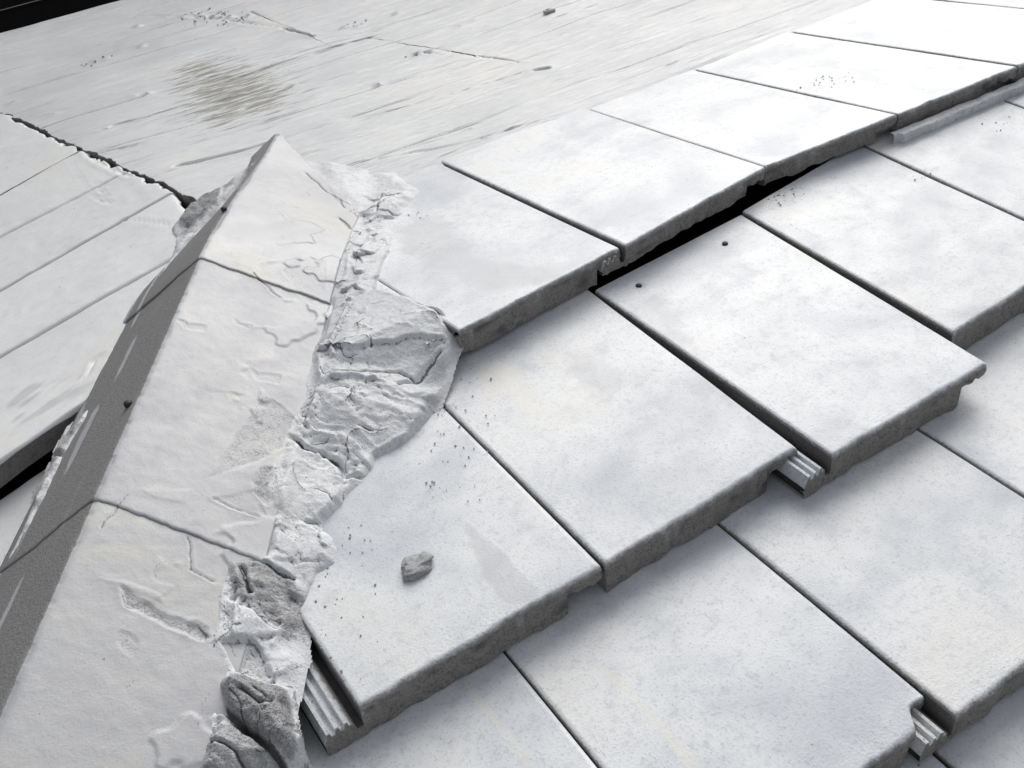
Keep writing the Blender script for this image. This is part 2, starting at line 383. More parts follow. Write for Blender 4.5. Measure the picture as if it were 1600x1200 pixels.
P_STAIN = [(0.1977,0.1575),(0.2038,0.1231),(0.2120,0.0660),(0.2125,0.0074),(0.1883,0.0054),(0.1709,0.0134),(0.1706,0.0492),(0.1820,0.0998)]
P_CREAM = [(0.3472,0.3848),(0.3984,0.3430),(0.3617,0.2297),(0.3434,0.2296),(0.3448,0.2887),(0.3046,0.2902)]
P_GREYC2 = [(0.5589,0.3550),(0.6388,0.3466),(0.5903,0.1862),(0.5303,0.1397),(0.5356,0.2309)]
P_GREYC2B = [(0.4238,0.3223),(0.5120,0.3197),(0.4999,0.2109),(0.4336,0.1871),(0.4066,0.2546)]
PITS = [(0.6150,0.3749),(0.7733,0.3803),(0.7240,0.3109)]
c2 = [((.001, -.003), (.277, .001), (.272, .52), (-.006, .52), .040, dict(stains=[(P_STAIN, .004, .62)], ledcut=0.0)),
      ((.282, .000), (.552, .009), (.556, .440), (.275, .470), .040, dict(warms=[(P_CREAM, .02, .7)], ledcut=.020, stains=[(P_GREYC2B, .04, .6)])),
      ((.574, -.024), (.829, -.021), (.843, .424), (.562, .404), .041, dict(ledcut=0.0, stains=[(P_GREYC2, .035, .62)], pits=[(PITS[0][0], PITS[0][1], .0035, .006), (PITS[1][0], PITS[1][1], .0035, .006), (PITS[2][0], PITS[2][1], .003, .002)])),
      ((.846, .043), (1.120, .060), (1.126, .468), (.850, .430), .042, dict(ledcut=.006, scuffs=[[(0.8831,0.4318),(0.9408,0.4526),(1.0039,0.4359),(0.9402,0.3885),(0.8823,0.3903)]])),
      ((1.125, .062), (1.402, .062), (1.410, .60), (1.133, .60), .042, dict()),
      ((1.407, .062), (1.684, .062), (1.690, .60), (1.414, .60), .042, dict()),
      ((1.689, .062), (1.966, .062), (1.972, .60), (1.695, .60), .042, dict())]
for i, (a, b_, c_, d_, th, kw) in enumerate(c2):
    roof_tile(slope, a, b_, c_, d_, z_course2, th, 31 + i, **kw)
c3 = [((-.410, -.300), (-.129, -.300), (-.129, .10), (-.410, .10)),
      ((-.125, -.298), (.155, -.300), (.154, .10), (-.126, .10)),
      ((.159, -.297), (.439, -.296), (.434, .10), (.157, .10)),
      ((.445, -.307), (.717, -.304), (.718, .10), (.437, .10)),
      ((.722, -.300), (1.000, -.298), (1.002, .10), (.722, .10)),
      ((1.005, -.298), (1.285, -.298), (1.285, .10), (1.006, .10)),
      ((1.290, -.298), (1.570, -.298), (1.570, .10), (1.290, .10))]
SMEARS = [[(0.1078,0.0016),(0.1107,-0.0220),(0.1127,-0.0541),(0.1132,-0.0871),(0.1137,-0.1220),(0.1034,-0.1208),(0.1024,-0.0876),(0.1006,-0.0564),(0.0993,-0.0289)], [(0.2232,-0.0612),(0.2289,-0.0797),(0.2325,-0.1055),(0.2344,-0.1468),(0.2346,-0.1968),(0.2294,-0.2245),(0.2160,-0.2147),(0.2201,-0.1740),(0.2202,-0.1363),(0.2193,-0.1029),(0.2167,-0.0808)]]
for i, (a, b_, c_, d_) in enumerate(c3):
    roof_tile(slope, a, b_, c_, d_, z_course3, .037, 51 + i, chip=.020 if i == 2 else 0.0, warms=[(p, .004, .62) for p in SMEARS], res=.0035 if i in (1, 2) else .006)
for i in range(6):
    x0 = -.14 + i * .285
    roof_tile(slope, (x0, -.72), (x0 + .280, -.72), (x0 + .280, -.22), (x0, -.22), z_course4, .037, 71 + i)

# ------------------------------------------------------------------ upper slope: courses buried under brushed paint
def z_upper(x, y):
    z = -0.0198 - (y - 0.861) * 0.0787 + 0.0035 * vn(x * 3.1, y * 3.1, 91)
    zh = (0.1201 * (x + .27) - 0.0785 * (y - .14)) / 0.9897              # plane of the hip end
    k = np.exp(-np.clip(x - 0.2148 + (y - 1.093) * 0.193, 0, 9) / .13) * sst(.95, 1.08, y) * sst(2.15, 1.85, y)
    return z + (zh - z) * k - .006 * sst(.935, .905, y)
def spaced(a, b, step, fine=.0012):
    n = max(3, int(abs(b - a) / step)); u = np.linspace(a, b, n)
    sg = 1 if b > a else -1
    e = np.array([0, fine, 2.2 * fine, 4 * fine]) * sg
    return np.concatenate([a + e, u[1:-1], (b - e)[::-1]])
def plate(name, parent, corners, zf, mat, sx=.008, sy=.0035, edges=None, jag=None, thick=.035, relief=None, attrf=None, seed=0):
    """Slab tile lying on a plane. corners: (s0t0, s1t0, s1t1, s0t1) in x,y. edges: (t0, s1, t1, s0) -> (depth, cover) of the joint."""
    p00, p10, p11, p01 = (np.array(p, float) for p in corners)
    w = np.linalg.norm(p10 - p00); L = np.linalg.norm(p01 - p00)
    s = spaced(0, w, sx); t = spaced(0, L, sy)
    S = (s / w)[:, None, None] * np.ones((1, len(t), 1)); T = (t / L)[None, :, None] * np.ones((len(s), 1, 1))
    P = (p00 * (1 - S) + p10 * S) * (1 - T) + (p01 * (1 - S) + p11 * S) * T
    X, Y = P[..., 0].copy(), P[..., 1].copy()
    ds, dt = s[:, None] + 0 * t[None], 0 * s[:, None] + t[None]
    if jag:                                                    # (side, amplitude): a broken edge
        side, amp = jag
        if side == 's1':
            sh = amp * (vn(Y[-1] * 34, Y[-1] * 0, seed) + .7 * vn(Y[-1] * 95, Y[-1] * 0 + 2, seed + 1) + .35 * vn(Y[-1] * 260, Y[-1] * 0 + 5, seed + 2))
            X += sh[None] * np.exp(-(w - ds) / .02)
        if side == 's0':
            sh = amp * (vn(Y[0] * 34, Y[0] * 0, seed) + .7 * vn(Y[0] * 95, Y[0] * 0 + 2, seed + 1) + .35 * vn(Y[0] * 260, Y[0] * 0 + 5, seed + 2))
            X += sh[None] * np.exp(-ds / .02)
    Z = zf(X, Y)
    for dist, e, sd_ in ((dt, edges[0], 1), (w - ds, edges[1], 2), (L - dt, edges[2], 3), (ds, edges[3], 4)):
        dep, cov = e
        if dep:
            k = np.clip(.5 + .9 * vn(X * 13, Y * 13, seed + sd_) + (cov - .5) * 2, 0, 1)
            Z = Z - dep * k * np.exp(-(dist / .0026) ** 1.3)
    at = {}
    if relief is not None: Z = Z + relief(X, Y)
    n, m = X.shape
    V = np.stack([X, Y, Z], -1).reshape(-1, 3)
    Q = [gridq(n, m)]
    ring = [i * m for i in range(n)] + [(n - 1) * m + j for j in range(1, m)] + [i * m + m - 1 for i in range(n - 2, -1, -1)] + [j for j in range(m - 2, 0, -1)]
    ring = np.array(ring); k = len(ring); e0 = len(V)
    lip = V[ring].copy(); lip[:, 2] -= .0018
    low = V[ring].copy(); low[:, 2] -= thick
    a = np.arange(k); b_ = (a + 1) % k
    Q.append(np.stack([ring[a], ring[b_], e0 + b_, e0 + a], -1)[:, ::-1])
    Q.append(np.stack([e0 + a, e0 + b_, e0 + k + b_, e0 + k + a], -1)[:, ::-1])
    V = np.concatenate([V, lip, low])
    if attrf is not None:
        for kk, aa in attrf(X, Y).items(): at[kk] = np.concatenate([aa.ravel(), np.full(2 * k, {'bare': 1.0, 'crack': .42}.get(kk, 0.0))])
    ob = mesh_np(name, V, np.concatenate(Q), mat, parent, at)
    try: ob.data.set_sharp_from_angle(angle=math.radians(55))
    except Exception: pass
    return ob

UP_LINES = [   # (polyline, half width, depth): open seams and ridges left by the brush
    ([(0.1980,1.5951),(0.2244,1.6088),(0.2832,1.5997),(0.3804,1.5982)], .0035, .008),
    ([(0.2453,1.2621),(0.3031,1.2498),(0.3628,1.2403),(0.4115,1.2401)], .0045, .010),
    ([(0.1404,1.4615),(0.1998,1.4464),(0.2423,1.4378)], .0030, .004),
    ([(0.4774,1.2344),(0.5197,1.2395),(0.5658,1.2363),(0.6463,1.2164),(0.7783,1.1958),(0.9456,1.1798)], .0022, .003),
    ([(0.6712,1.6740),(0.7290,1.6783),(0.7921,1.6914)], .0030, .004),
    ([(0.7293,1.9526),(0.7445,1.8660),(0.7529,1.8071)], .0035, .008),
    ([(0.8638,1.4923),(0.8922,1.4264)], .0035, .006),
    ([(0.9647,1.1663),(0.9894,1.1569)], .0040, .010),
    ([(0.1249,2.3926),(0.2228,2.3924),(0.3501,2.3627)], .0030, .003),
    ([(0.5035,1.0331),(0.5903,1.0021),(0.6765,0.9683),(0.7728,0.9492),(0.8713,0.9297)], .0025, .004),
    ([(0.0769,2.1246),(0.2104,2.1115),(0.3107,2.0763)], .0030, .003),
    ([(0.4986,2.4613),(0.6096,2.2955),(0.6912,2.0760),(0.7380,1.9319)], .0060, .004),
    ([(0.4644,0.8067),(0.5399,0.8600),(0.6057,0.8894)], .0030, .003),
]
_r = random.Random(5)
COURSE_LINES = []
for _y in (1.03, 1.13, 1.245, 1.36, 1.475, 1.60, 1.74, 1.90, 2.08, 2.28, 2.48):   # buried course lines that still read through the paint
    COURSE_LINES.append([(.05 + .12 * _k, _y + _r.uniform(-.004, .004)) for _k in range(16)])
for _i in range(26):                                         # long faint brush ridges along the courses
    _y = _r.uniform(.95, 2.6); _x = _r.uniform(.05, 1.3); _l = _r.uniform(.15, .6); _s = _r.uniform(-.012, .012)
    UP_LINES.append(([(_x, _y), (_x + _l * .5, _y + _s), (_x + _l, _y + _s * .3)], _r.uniform(.0016, .003), _r.uniform(.0012, .0030)))
UP_BUMPS = [(0.3112,2.1406),(0.3332,2.1329),(0.5976,2.3134),(0.6158,2.3143),(0.6270,2.2511),(0.6512,2.2334),(0.6545,2.1920),(0.6761,2.1780),(0.6771,2.1228),(0.7125,2.1418),(0.1357,1.8064),(0.4294,2.1455),(0.4735,2.3415),(0.0838,2.0033),(0.8643,1.4781),(0.7096,1.3668),(1.1930,1.4562),(1.0576,1.5695),(0.8912,1.4682),(0.9721,1.7969),(0.8637,1.7898),(1.0192,1.5629),(0.8388,1.8099),(0.5796,1.5111),(0.3281,1.7436),(0.3019,1.7532)]
def up_relief(x, y):
    z = .0016 * fbm(x * 2.2, y * 26, 201, 4, .6) + .0011 * vn(x * 5, y * 75, 205) + .0022 * fbm(x * 6, y * 9, 209, 3)
    for pl, hw, dep in UP_LINES:
        d = seg_dist(x, y, pl)
        z = z - dep * np.exp(-(d / hw) ** 2) * np.clip(.65 + .7 * vn(x * 25, y * 25, 211), .1, 1) + dep * .25 * np.exp(-((d - 2.5 * hw) / (1.5 * hw)) ** 2)
    for pl in COURSE_LINES: z = z - .0022 * np.exp(-(seg_dist(x, y, pl) / .0040) ** 2)
    for i, (px, py) in enumerate(UP_BUMPS):
        z = z + (.004 + .003 * ((i * 7) % 5) / 5) * np.exp(-(((x - px) / .009) ** 2 + ((y - py) / .014) ** 2))
    return z
P_OLIVE = [(0.4148,1.8826),(0.5268,1.8986),(0.5685,1.7720),(0.6146,1.6699),(0.5796,1.4936),(0.5163,1.3662),(0.4397,1.3743),(0.3439,1.4068),(0.3540,1.5819),(0.3818,1.7470)]
P_UPWARM = [(0.8340,1.4662),(1.1294,1.2580),(1.0007,1.1185),(0.6933,1.0449),(0.5905,1.2159)]
def up_attr(x, y):
    d = sd_poly(x, y, P_OLIVE)
    b = np.zeros(x.shape)
    for i, (px, py) in enumerate(UP_BUMPS):
        b = np.maximum(b, (.75 if 2 <= i <= 9 else .55) * np.exp(-(((x - px) / .008) ** 2 + ((y - py) / .012) ** 2)))
    for pl, hw, dep in UP_LINES: b = np.maximum(b, (.22 + .42 * min(1, dep / .008)) * np.exp(-(seg_dist(x, y, pl) / hw) ** 2))
    ck = np.zeros(x.shape)
    for pl, hw, dep in UP_LINES[:13]: ck = np.maximum(ck, min(.85, .30 + dep * 60) * np.exp(-(seg_dist(x, y, pl) / (hw * .7)) ** 2) * np.clip(.75 + .8 * vn(x * 18, y * 18, 212), 0, 1))
    for i, pl in enumerate(COURSE_LINES): ck = np.maximum(ck, .66 * np.exp(-(seg_dist(x, y, pl) / .0036) ** 2) * sst(-.45, .25, vn(x * 3.3 + i * 5, y * 0 + i, 213) + .35 * vn(x * 21, y * 0 + i, 214) + .15))
    return {'crack': ck, 'stain': sst(-.12, .12, d), 'warm': .5 * sst(-.1, .1, sd_poly(x, y, P_UPWARM)), 'bare': np.minimum(b, .9)}
def crack_x(y): return 0.2148 - (y - 1.093) * 0.193        # line of the long crack between the two slopes
rows = [(.905, 1.2135, (.72, 1.000, 1.165, 1.441, 1.72, 2.0), .25),
        (1.214, 1.6875, (.42, .66, (.987, .840), 1.225, 1.50, 1.78, 2.05), .35),
        (1.688, 2.1815, (.20, .47, (.752, .735), 1.03, 1.31, 1.60, 1.88, 2.15), .25),
        (2.182, 2.680, (.10, .36, .64, .92, 1.20, 1.48, 1.76, 2.05), .2)]
for ri, (y0, y1, js, cov) in enumerate(rows):
    prev = None
    cuts = list(js)
    lo = (crack_x(y0) + .004, crack_x(y1) + .004) if ri < 2 else ((crack_x(y0) + .004, crack_x(y1) + .004) if ri == 2 else (-.35, -.35))
    edges_x = [lo] + [(c if isinstance(c, tuple) else (c, c)) for c in cuts]
    for k in range(len(edges_x) - 1):
        (a0, a1), (b0, b1) = edges_x[k], edges_x[k + 1]
        strong = .95 if (ri, k) in ((1, 2), (2, 2)) else cov * .8
        pv = .95 if (ri, k) in ((1, 3), (2, 3)) else 0
        strong = strong if strong > .9 else 0; gp = .0012 if strong else .0
        plate('roof_tile', upper, ((a0, y0), (b0 - gp, y0), (b1 - gp, y1), (a1, y1)), z_upper, M_UPPER,
              edges=((.0012, .3), (.004 if strong else 0, .45), (0, 0), (.004 if pv else 0, .45)), jag=('s0', .004) if k == 0 and ri < 3 else None,
              relief=up_relief, attrf=up_attr, seed=300 + ri * 10 + k)

# ------------------------------------------------------------------ hip end: slabs left of the hip
BN = (-0.1201, 0.0785, 0.9897)
def z_hipend(x, y): return -(BN[0] * (x + .27) + BN[1] * (y - .14)) / BN[2]
SJ = [[(0.0473,1.9587),(0.0697,1.8924)], [(-0.0418,1.4840),(0.0962,1.5135)], [(-0.0783,1.2898),(0.1561,1.3159)], [(-0.1174,1.0817),(0.1139,1.1256)], [(-0.1572,0.8698),(0.1168,0.9083)], [(-0.2054,0.6129),(-0.1321,0.6320)]]
def on_line(l, x): (ax, ay), (bx, by) = l; return ay + (by - ay) * (x - ax) / (bx - ax)
LF_LINES = [([(0.0989,1.4871),(0.0908,1.3026),(0.1027,1.2112)], .002, .002), ([(0.1106,1.3318),(0.1084,1.2103)], .002, .0025), ([(0.1084,1.1266),(0.1591,1.0296)], .003, .003),
            ([(0.1277,1.6632),(0.1325,1.5814),(0.1379,1.4359),(0.1509,1.3649),(0.1668,1.2878)], .004, .004), ([(-0.1354,0.9856),(-0.0763,0.9765),(-0.0388,0.9823)], .002, .0015), ([(-0.0680,0.7028),(-0.0449,0.7384),(-0.0320,0.7339)], .0025, .003)]
LF_PATCH = [(-0.1704,0.7995),(-0.1204,0.7733),(-0.0563,0.7305),(-0.0434,0.6746),(-0.0974,0.6392),(-0.1521,0.6272),(-0.1996,0.6438)]
def lf_relief(x, y):
    z = .0012 * fbm(x * 9, y * 9, 401, 3) + .0005 * vn(x * 60, y * 60, 403)
    for pl, hw, dep in LF_LINES:
        d = seg_dist(x, y, pl); z = z - dep * np.exp(-(d / hw) ** 2) + dep * .4 * np.exp(-((d - 2.2 * hw) / hw) ** 2)
    m = sst(-.01, .03, sd_poly(x, y, LF_PATCH))
    z = z + m * .0025 * (fbm((x + y * .3) * 16, (y - x * .3) * 60, 405, 4, .6))
    return z
def lf_attr(x, y):
    m = sst(-.01, .03, sd_poly(x, y, LF_PATCH))
    b = np.zeros(x.shape)
    for pl, hw, dep in LF_LINES: b = np.maximum(b, .3 * np.exp(-(seg_dist(x, y, pl) / hw) ** 2))
    ck = np.zeros(x.shape)
    for pl, hw, dep in LF_LINES: ck = np.maximum(ck, .5 * np.exp(-(seg_dist(x, y, pl) / (hw * .5)) ** 2))
    return {'crack': ck, 'stain': m * np.clip(.45 + .8 * fbm((x + y * .3) * 12, (y - x * .3) * 50, 407, 4), 0, 1), 'bare': b, 'warm': 0 * x}
def hip_end_tile(lo, hi, xr_lo, xr_hi, seed, gap, xl=-.62, zoff=0.0, ecov=.9, jagg=.006):
    g = gap
    p00 = (xl, on_line(lo, xl) + g); p01 = (xl, on_line(hi, xl)); p10 = (xr_lo, on_line(lo, xr_lo) + g); p11 = (xr_hi, on_line(hi, xr_hi))
    plate('roof_tile', hipend, (p00, p10, p11, p01), lambda x, y: z_hipend(x, y) + zoff, M_LEFT, sx=.006, sy=.006,
          edges=((.006, ecov), (.006, .8), (.003, ecov), (.004, .5)), jag=('s1', jagg), relief=lf_relief, attrf=lf_attr, seed=seed, thick=.030)
cx = lambda l: [x for x in np.linspace(-.2, .4, 601) if crack_x(on_line(l, x)) - x < 0][0]
hip_end_tile(SJ[1], SJ[0], cx(SJ[1]) - .007, cx(SJ[0]) - .003, 421, .0012, ecov=.25)
hip_end_tile(SJ[2], SJ[1], cx(SJ[2]) - .0045, cx(SJ[1]) - .0045, 422, .0030, ecov=.7)
hip_end_tile(SJ[3], SJ[2], cx(SJ[3]) - .0045, cx(SJ[2]) - .0045, 423, .0035)
hip_end_tile(SJ[4], SJ[3], .190, cx(SJ[3]) - .005, 424, .0060, jagg=.003)
hip_end_tile(SJ[5], SJ[4], -.060, .135, 425, .0020, zoff=.001)
hip_end_tile(SJ[0], [(p[0], p[1] + .26) for p in SJ[0]], cx(SJ[0]) - .003, .000, 427, .001, ecov=.1)
low = [(p[0], p[1] - .36) for p in SJ[5]]
hip_end_tile(low, SJ[5], -.190, -.045, 426, .002, zoff=-.047, jagg=.003)

# ------------------------------------------------------------------ the hip: angular caps bedded in mortar
HO = np.array([-.27, .14]); HD = np.array([.5471, .8371]); HR = np.array([.8371, -.5471])
def to_xy(q, w): return HO[0] + q * HD[0] + w * HR[0], HO[1] + q * HD[1] + w * HR[1]
def to_qw(x, y): return (x - HO[0]) * HD[0] + (y - HO[1]) * HD[1], (x - HO[0]) * HR[0] + (y - HO[1]) * HR[1]
W0 = .012
def ridge_z(q): return .075 - .066 * sst(.70, 1.28, q)
def cap_z(q, w):                                               # faces of the hip caps
    rz = ridge_z(q)
    zr_ = .022 - .062 * sst(.72, 1.2, q)                       # right foot
    zl_ = -.014 - .075 * sst(.72, 1.15, q)
    r = rz - (w - W0) * (rz - zr_) / .172
    l = rz + (w - W0) * (rz - zl_) / .128
    k = .0026                                                  # slightly worn arris
    return -np.logaddexp(-r / k, -l / k) * k + k * .25
CAPS = [(.712, 1.235, 0), (.246, .725, 1), (-.235, .258, 2), (-.70, -.212, 3)]
def cap_lift(q):                                               # each cap's tail rides on the head of the next
    z = np.zeros(np.shape(q))
    for q0, q1, i in CAPS[::-1]: z = np.where(q >= q0, .0025 * (1 - np.clip((q - q0) / (q1 - q0), 0, 1)) - .0015, z)
    return z
# marks shared by the caps and the mortar that laps over them: (outline, depth)
FLAKES = [([(0.0828,0.4196),(0.1006,0.4391),(0.1072,0.4152),(0.1170,0.3656),(0.0968,0.3600),(0.0820,0.3478),(0.0489,0.3357),(-0.0109,0.3277)], -.0030),
          ([(0.0280,0.3063),(0.0440,0.3236),(0.0581,0.3204),(0.0486,0.2902),(0.0301,0.2708),(0.0238,0.2881)], -.0040),
          ([(-0.0186,0.2964),(0.0281,0.2935),(0.0206,0.2564),(0.0018,0.2734)], -.0018),
          ([(0.0565,0.6089),(0.0637,0.5922),(0.0830,0.5853),(0.0765,0.5746),(0.0582,0.5862)], -.0022),
          ([(0.1208,0.5920),(0.1264,0.5764),(0.1390,0.5678),(0.1317,0.5629),(0.1199,0.5781)], -.0025),
          ([(0.0998,0.5042),(0.1066,0.4788),(0.1278,0.4681),(0.1229,0.4526),(0.1017,0.4666)], -.0022),
          ([(-0.1387,0.2239),(-0.1292,0.2018),(-0.1169,0.1799),(-0.0924,0.1481),(-0.0868,0.1316),(-0.0971,0.1346),(-0.1230,0.1709),(-0.1407,0.1957)], -.0045),
          ([(-0.1595,0.1643),(-0.1541,0.1677),(-0.1444,0.1587),(-0.1442,0.1475),(-0.1537,0.1366),(-0.1616,0.1549)], -.0025),
          ([(-0.0995,0.1553),(-0.0906,0.1534),(-0.0843,0.1420),(-0.0911,0.1302),(-0.1027,0.1369)], -.0030),
          ([(-0.1541,0.2375),(-0.1348,0.2260),(-0.1084,0.1961),(-0.1084,0.1862),(-0.1346,0.2158)], .0020),
          ([(0.2237,0.6737),(0.2731,0.6967),(0.2911,0.6812),(0.2558,0.6149),(0.2287,0.5974),(0.2179,0.6266)], -.0020),
          ([(0.2887,0.8516),(0.2924,0.8304),(0.2936,0.7942),(0.2869,0.8101)], -.0015),
          ([(-0.0810,0.3350),(-0.0578,0.3292),(-0.0333,0.3163),(-0.0456,0.3016),(-0.0698,0.3143)], .0012)]
CRACKS = [
          ([(-0.0960,0.3321),(-0.1153,0.3141),(-0.1296,0.3001)], .0016, .002), ([(-0.0605,0.2585),(-0.0639,0.2410),(-0.0749,0.2171),(-0.0572,0.1912)], .0016, .002),
          ([(0.1842,0.6758),(0.1885,0.6354),(0.1953,0.6157)], .0018, .003),
          ([(-0.0186,0.2964),(-0.0038,0.2777),(0.0143,0.2589)], .0018, .003), ([(0.3719,0.8165),(0.3731,0.7894),(0.3730,0.7513)], .0030, .006), ([(0.3952,1.0012),(0.3961,0.9339),(0.4064,0.8898),(0.3990,0.8599)], .0020, .004)]
def relief(x, y):
    z = np.zeros(x.shape)
    wx = x + .0035 * fbm(x * 45, y * 45, 501, 3); wy = y + .0035 * fbm(x * 45, y * 45, 502, 3)
    for poly, dep in FLAKES:
        d = sd_poly(wx, wy, poly)
        z = z + .30 * dep * sst(-.0006, .0006, d) * (1 + .35 * vn(x * 90, y * 90, 504)) + abs(dep) * .05 * np.exp(-((d + .003) / .0025) ** 2) * (1 + vn(x * 40, y * 40, 505))
    for pl, hw, dep in CRACKS:
        hw = hw * .6; dep = dep * .35; d = seg_dist(wx, wy, pl); z = z - dep * np.exp(-(d / hw) ** 2) + dep * .3 * np.exp(-((d - 2.6 * hw) / (1.4 * hw)) ** 2)
    return z
def flake_bare(x, y):
    wx = x + .0035 * fbm(x * 45, y * 45, 501, 3); wy = y + .0035 * fbm(x * 45, y * 45, 502, 3)
    b = np.zeros(x.shape)
    for poly, dep in FLAKES:
        if dep < 0: b = np.maximum(b, min(.46, abs(dep) * 120) * sst(-.001, .002, sd_poly(wx, wy, poly)))
    return b
def flake_crack(x, y):
    wx = x + .0035 * fbm(x * 45, y * 45, 501, 3); wy = y + .0035 * fbm(x * 45, y * 45, 502, 3)
    b = np.zeros(x.shape); nz = np.clip(.45 + .9 * vn(x * 35, y * 35, 507), 0, 1)
    for poly, dep in FLAKES: b = np.maximum(b, min(.75, .25 + abs(dep) * 120) * nz * np.exp(-(sd_poly(wx, wy, poly) / .0011) ** 2))
    for pl, hw, dep in CRACKS: b = np.maximum(b, .75 * np.exp(-(seg_dist(wx, wy, pl) / .0012) ** 2))
    for i, pl in enumerate(HAIRS): b = np.maximum(b, (.35 + .3 * (i % 3) / 2) * np.exp(-(seg_dist(x, y, pl) / .0009) ** 2))
    return b
def hairs(n, seed, q0, q1, w0, w1, l0, l1):                    # short wandering hair cracks
    r = random.Random(seed); out = []
    for _ in range(n):
        q, w, a = r.uniform(q0, q1), r.uniform(w0, w1), r.uniform(0, 6.28); L = r.uniform(l0, l1); pts = []
        for k in range(7):
            pts.append(to_xy(q, w)); q += math.cos(a) * L / 6; w += math.sin(a) * L / 6; a += r.uniform(-.7, .7)
        out.append(pts)
    return out
HAIRS = hairs(34, 3, -.2, 1.0, .05, .19, .008, .04)
P_CAPWARM = [[(0.1013,0.7256),(0.1321,0.7202),(0.1131,0.6554),(0.0477,0.5467),(0.0128,0.5421),(0.0192,0.5870)], [(0.1444,0.5724),(0.1712,0.5501),(0.1383,0.4727),(0.0998,0.5042)]]
hip_bed = box_mesh('hip_line', (-.75, -.02, -.20), (1.10, .02, -.06), M_DECK, roof)
HIP_M = Matrix.Translation((HO[0], HO[1], 0)) @ Matrix.Rotation(math.atan2(HD[1], HD[0]), 4, 'Z')
hip_bed.matrix_basis = HIP_M
hip_bed['label'] = 'hip of angular caps bedded in rough mortar'
BED_INV = HIP_M.inverted()
def under_hip(o):                                              # child of the hip, mesh stays in the roof frame
    o.parent = hip_bed; o.matrix_parent_inverse = BED_INV
    return o
for q0, q1, i in CAPS:
    nq = int((q1 - q0) / .0020); wv = np.concatenate([np.linspace(-.128, -.02, 36)[:-1], np.linspace(-.02, .035, 32)[:-1], np.linspace(.035, .192, 92)])
    qv = np.concatenate([[q0 + .004, q0 - .001, q0, q0 + .0015, q0 + .004], np.linspace(q0 + .006, q1, nq)])
    Qg, Wg = np.meshgrid(qv, wv, indexing='ij')
    skew = np.where(Wg > W0, -(Wg - W0) * .30, (Wg - W0) * .10)   # joints run slightly askew
    wob = .0022 * vn(Wg * 60, np.zeros_like(Wg), 520 + i) + .001 * vn(Wg * 170, np.zeros_like(Wg), 530 + i)
    Qe = Qg + (skew + wob) * np.clip((q1 - Qg) / (q1 - q0), 0, 1)
    if i == 0: Qe = Qe - np.clip((Qg - q0) / (q1 - q0), 0, 1) * np.clip(Wg - W0, 0, 1) * 1.55
    X, Y = to_xy(Qe, Wg)
    f = (Qg - q0) / (q1 - q0); left = Wg < W0
    Z = cap_z(Qe, Wg) + .0025 * (1 - np.clip(f, 0, 1)) - .0015
    Z = Z + .0011 * fbm(X * 6, Y * 6, 540 + i, 2) + .0003 * fbm(X * 80, Y * 80, 545, 3)
    Z = Z + .0016 * sst(.30, .36, fbm(X * 14, Y * 14, 543, 4)) * np.where(left, 0, sst(.06, .17, Wg))     # smears of mortar towards the foot
    Z = Z + np.where(left, .0005 * vn(Qe * 5, Wg * 90, 546) * sst(W0 - .01, W0 - .03, Wg), 0)
    Z = Z - .0030 * np.clip(vn(Qe * 26, Qe * 0, 556) - .25, 0, 1) * np.exp(-((Wg - W0) / .005) ** 2) - .0012 * np.clip(vn(Qe * 120, Wg * 90, 557), 0, 1) * np.exp(-((Wg - W0) / .004) ** 2)
    Z[2] -= .0010; Z[3] -= .0002; Z[1] -= .0030; Z[0] -= .010
    Z = Z + relief(X, Y)
    V = np.stack([X, Y, Z], -1)
    bare = np.where(left, (1.02 - .42 * sst(.80, 1.05, Qe) + .05 * fbm(Qe * 12, Wg * 30, 548, 3) - .75 * sst(.45, .75, vn(Qe * 7, Wg * 75, 549)) * sst(-.01, -.05, Wg) - .35 * sst(.2, .7, fbm(Qe * 9, Wg * 22, 550, 3))) * sst(W0 + .002, W0 - .004, Wg), flake_bare(X, Y))  # left face: uncoated concrete, darkened further by shade painted into it
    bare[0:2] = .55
    bare = np.maximum(bare, .36 * np.exp(-(Qg - q0) / .003))
    warm = np.zeros(X.shape)
    for p_ in P_CAPWARM: warm = np.maximum(warm, .55 * sst(-.03, .04, sd_poly(X, Y, p_) + .02 * fbm(X * 25, Y * 25, 561, 3)))
    st = np.clip(fbm(X * 5, Y * 5, 560, 3) * 1.2, 0, .45)
    o = mesh_np('hip_cap', V.reshape(-1, 3), gridq(*X.shape, flip=True), M_CAP, None, {'bare': bare, 'warm': np.where(left, 0, warm), 'stain': st, 'crack': np.where(left, .5 * sst(.62, .8, vn(Qe * 22, Wg * 160, 552)) * sst(.3, .7, vn(Qe * 6, Wg * 9, 553)), flake_crack(X, Y))})
    under_hip(o)
    sol = o.modifiers.new('body', 'SOLIDIFY'); sol.thickness = .010; sol.offset = -1
    o['label'] = ['top hip cap tapering to the upper slope', 'hip cap with peeling paint flakes', 'lower hip cap with chipped grey spots', 'hip cap running out of the picture'][i]

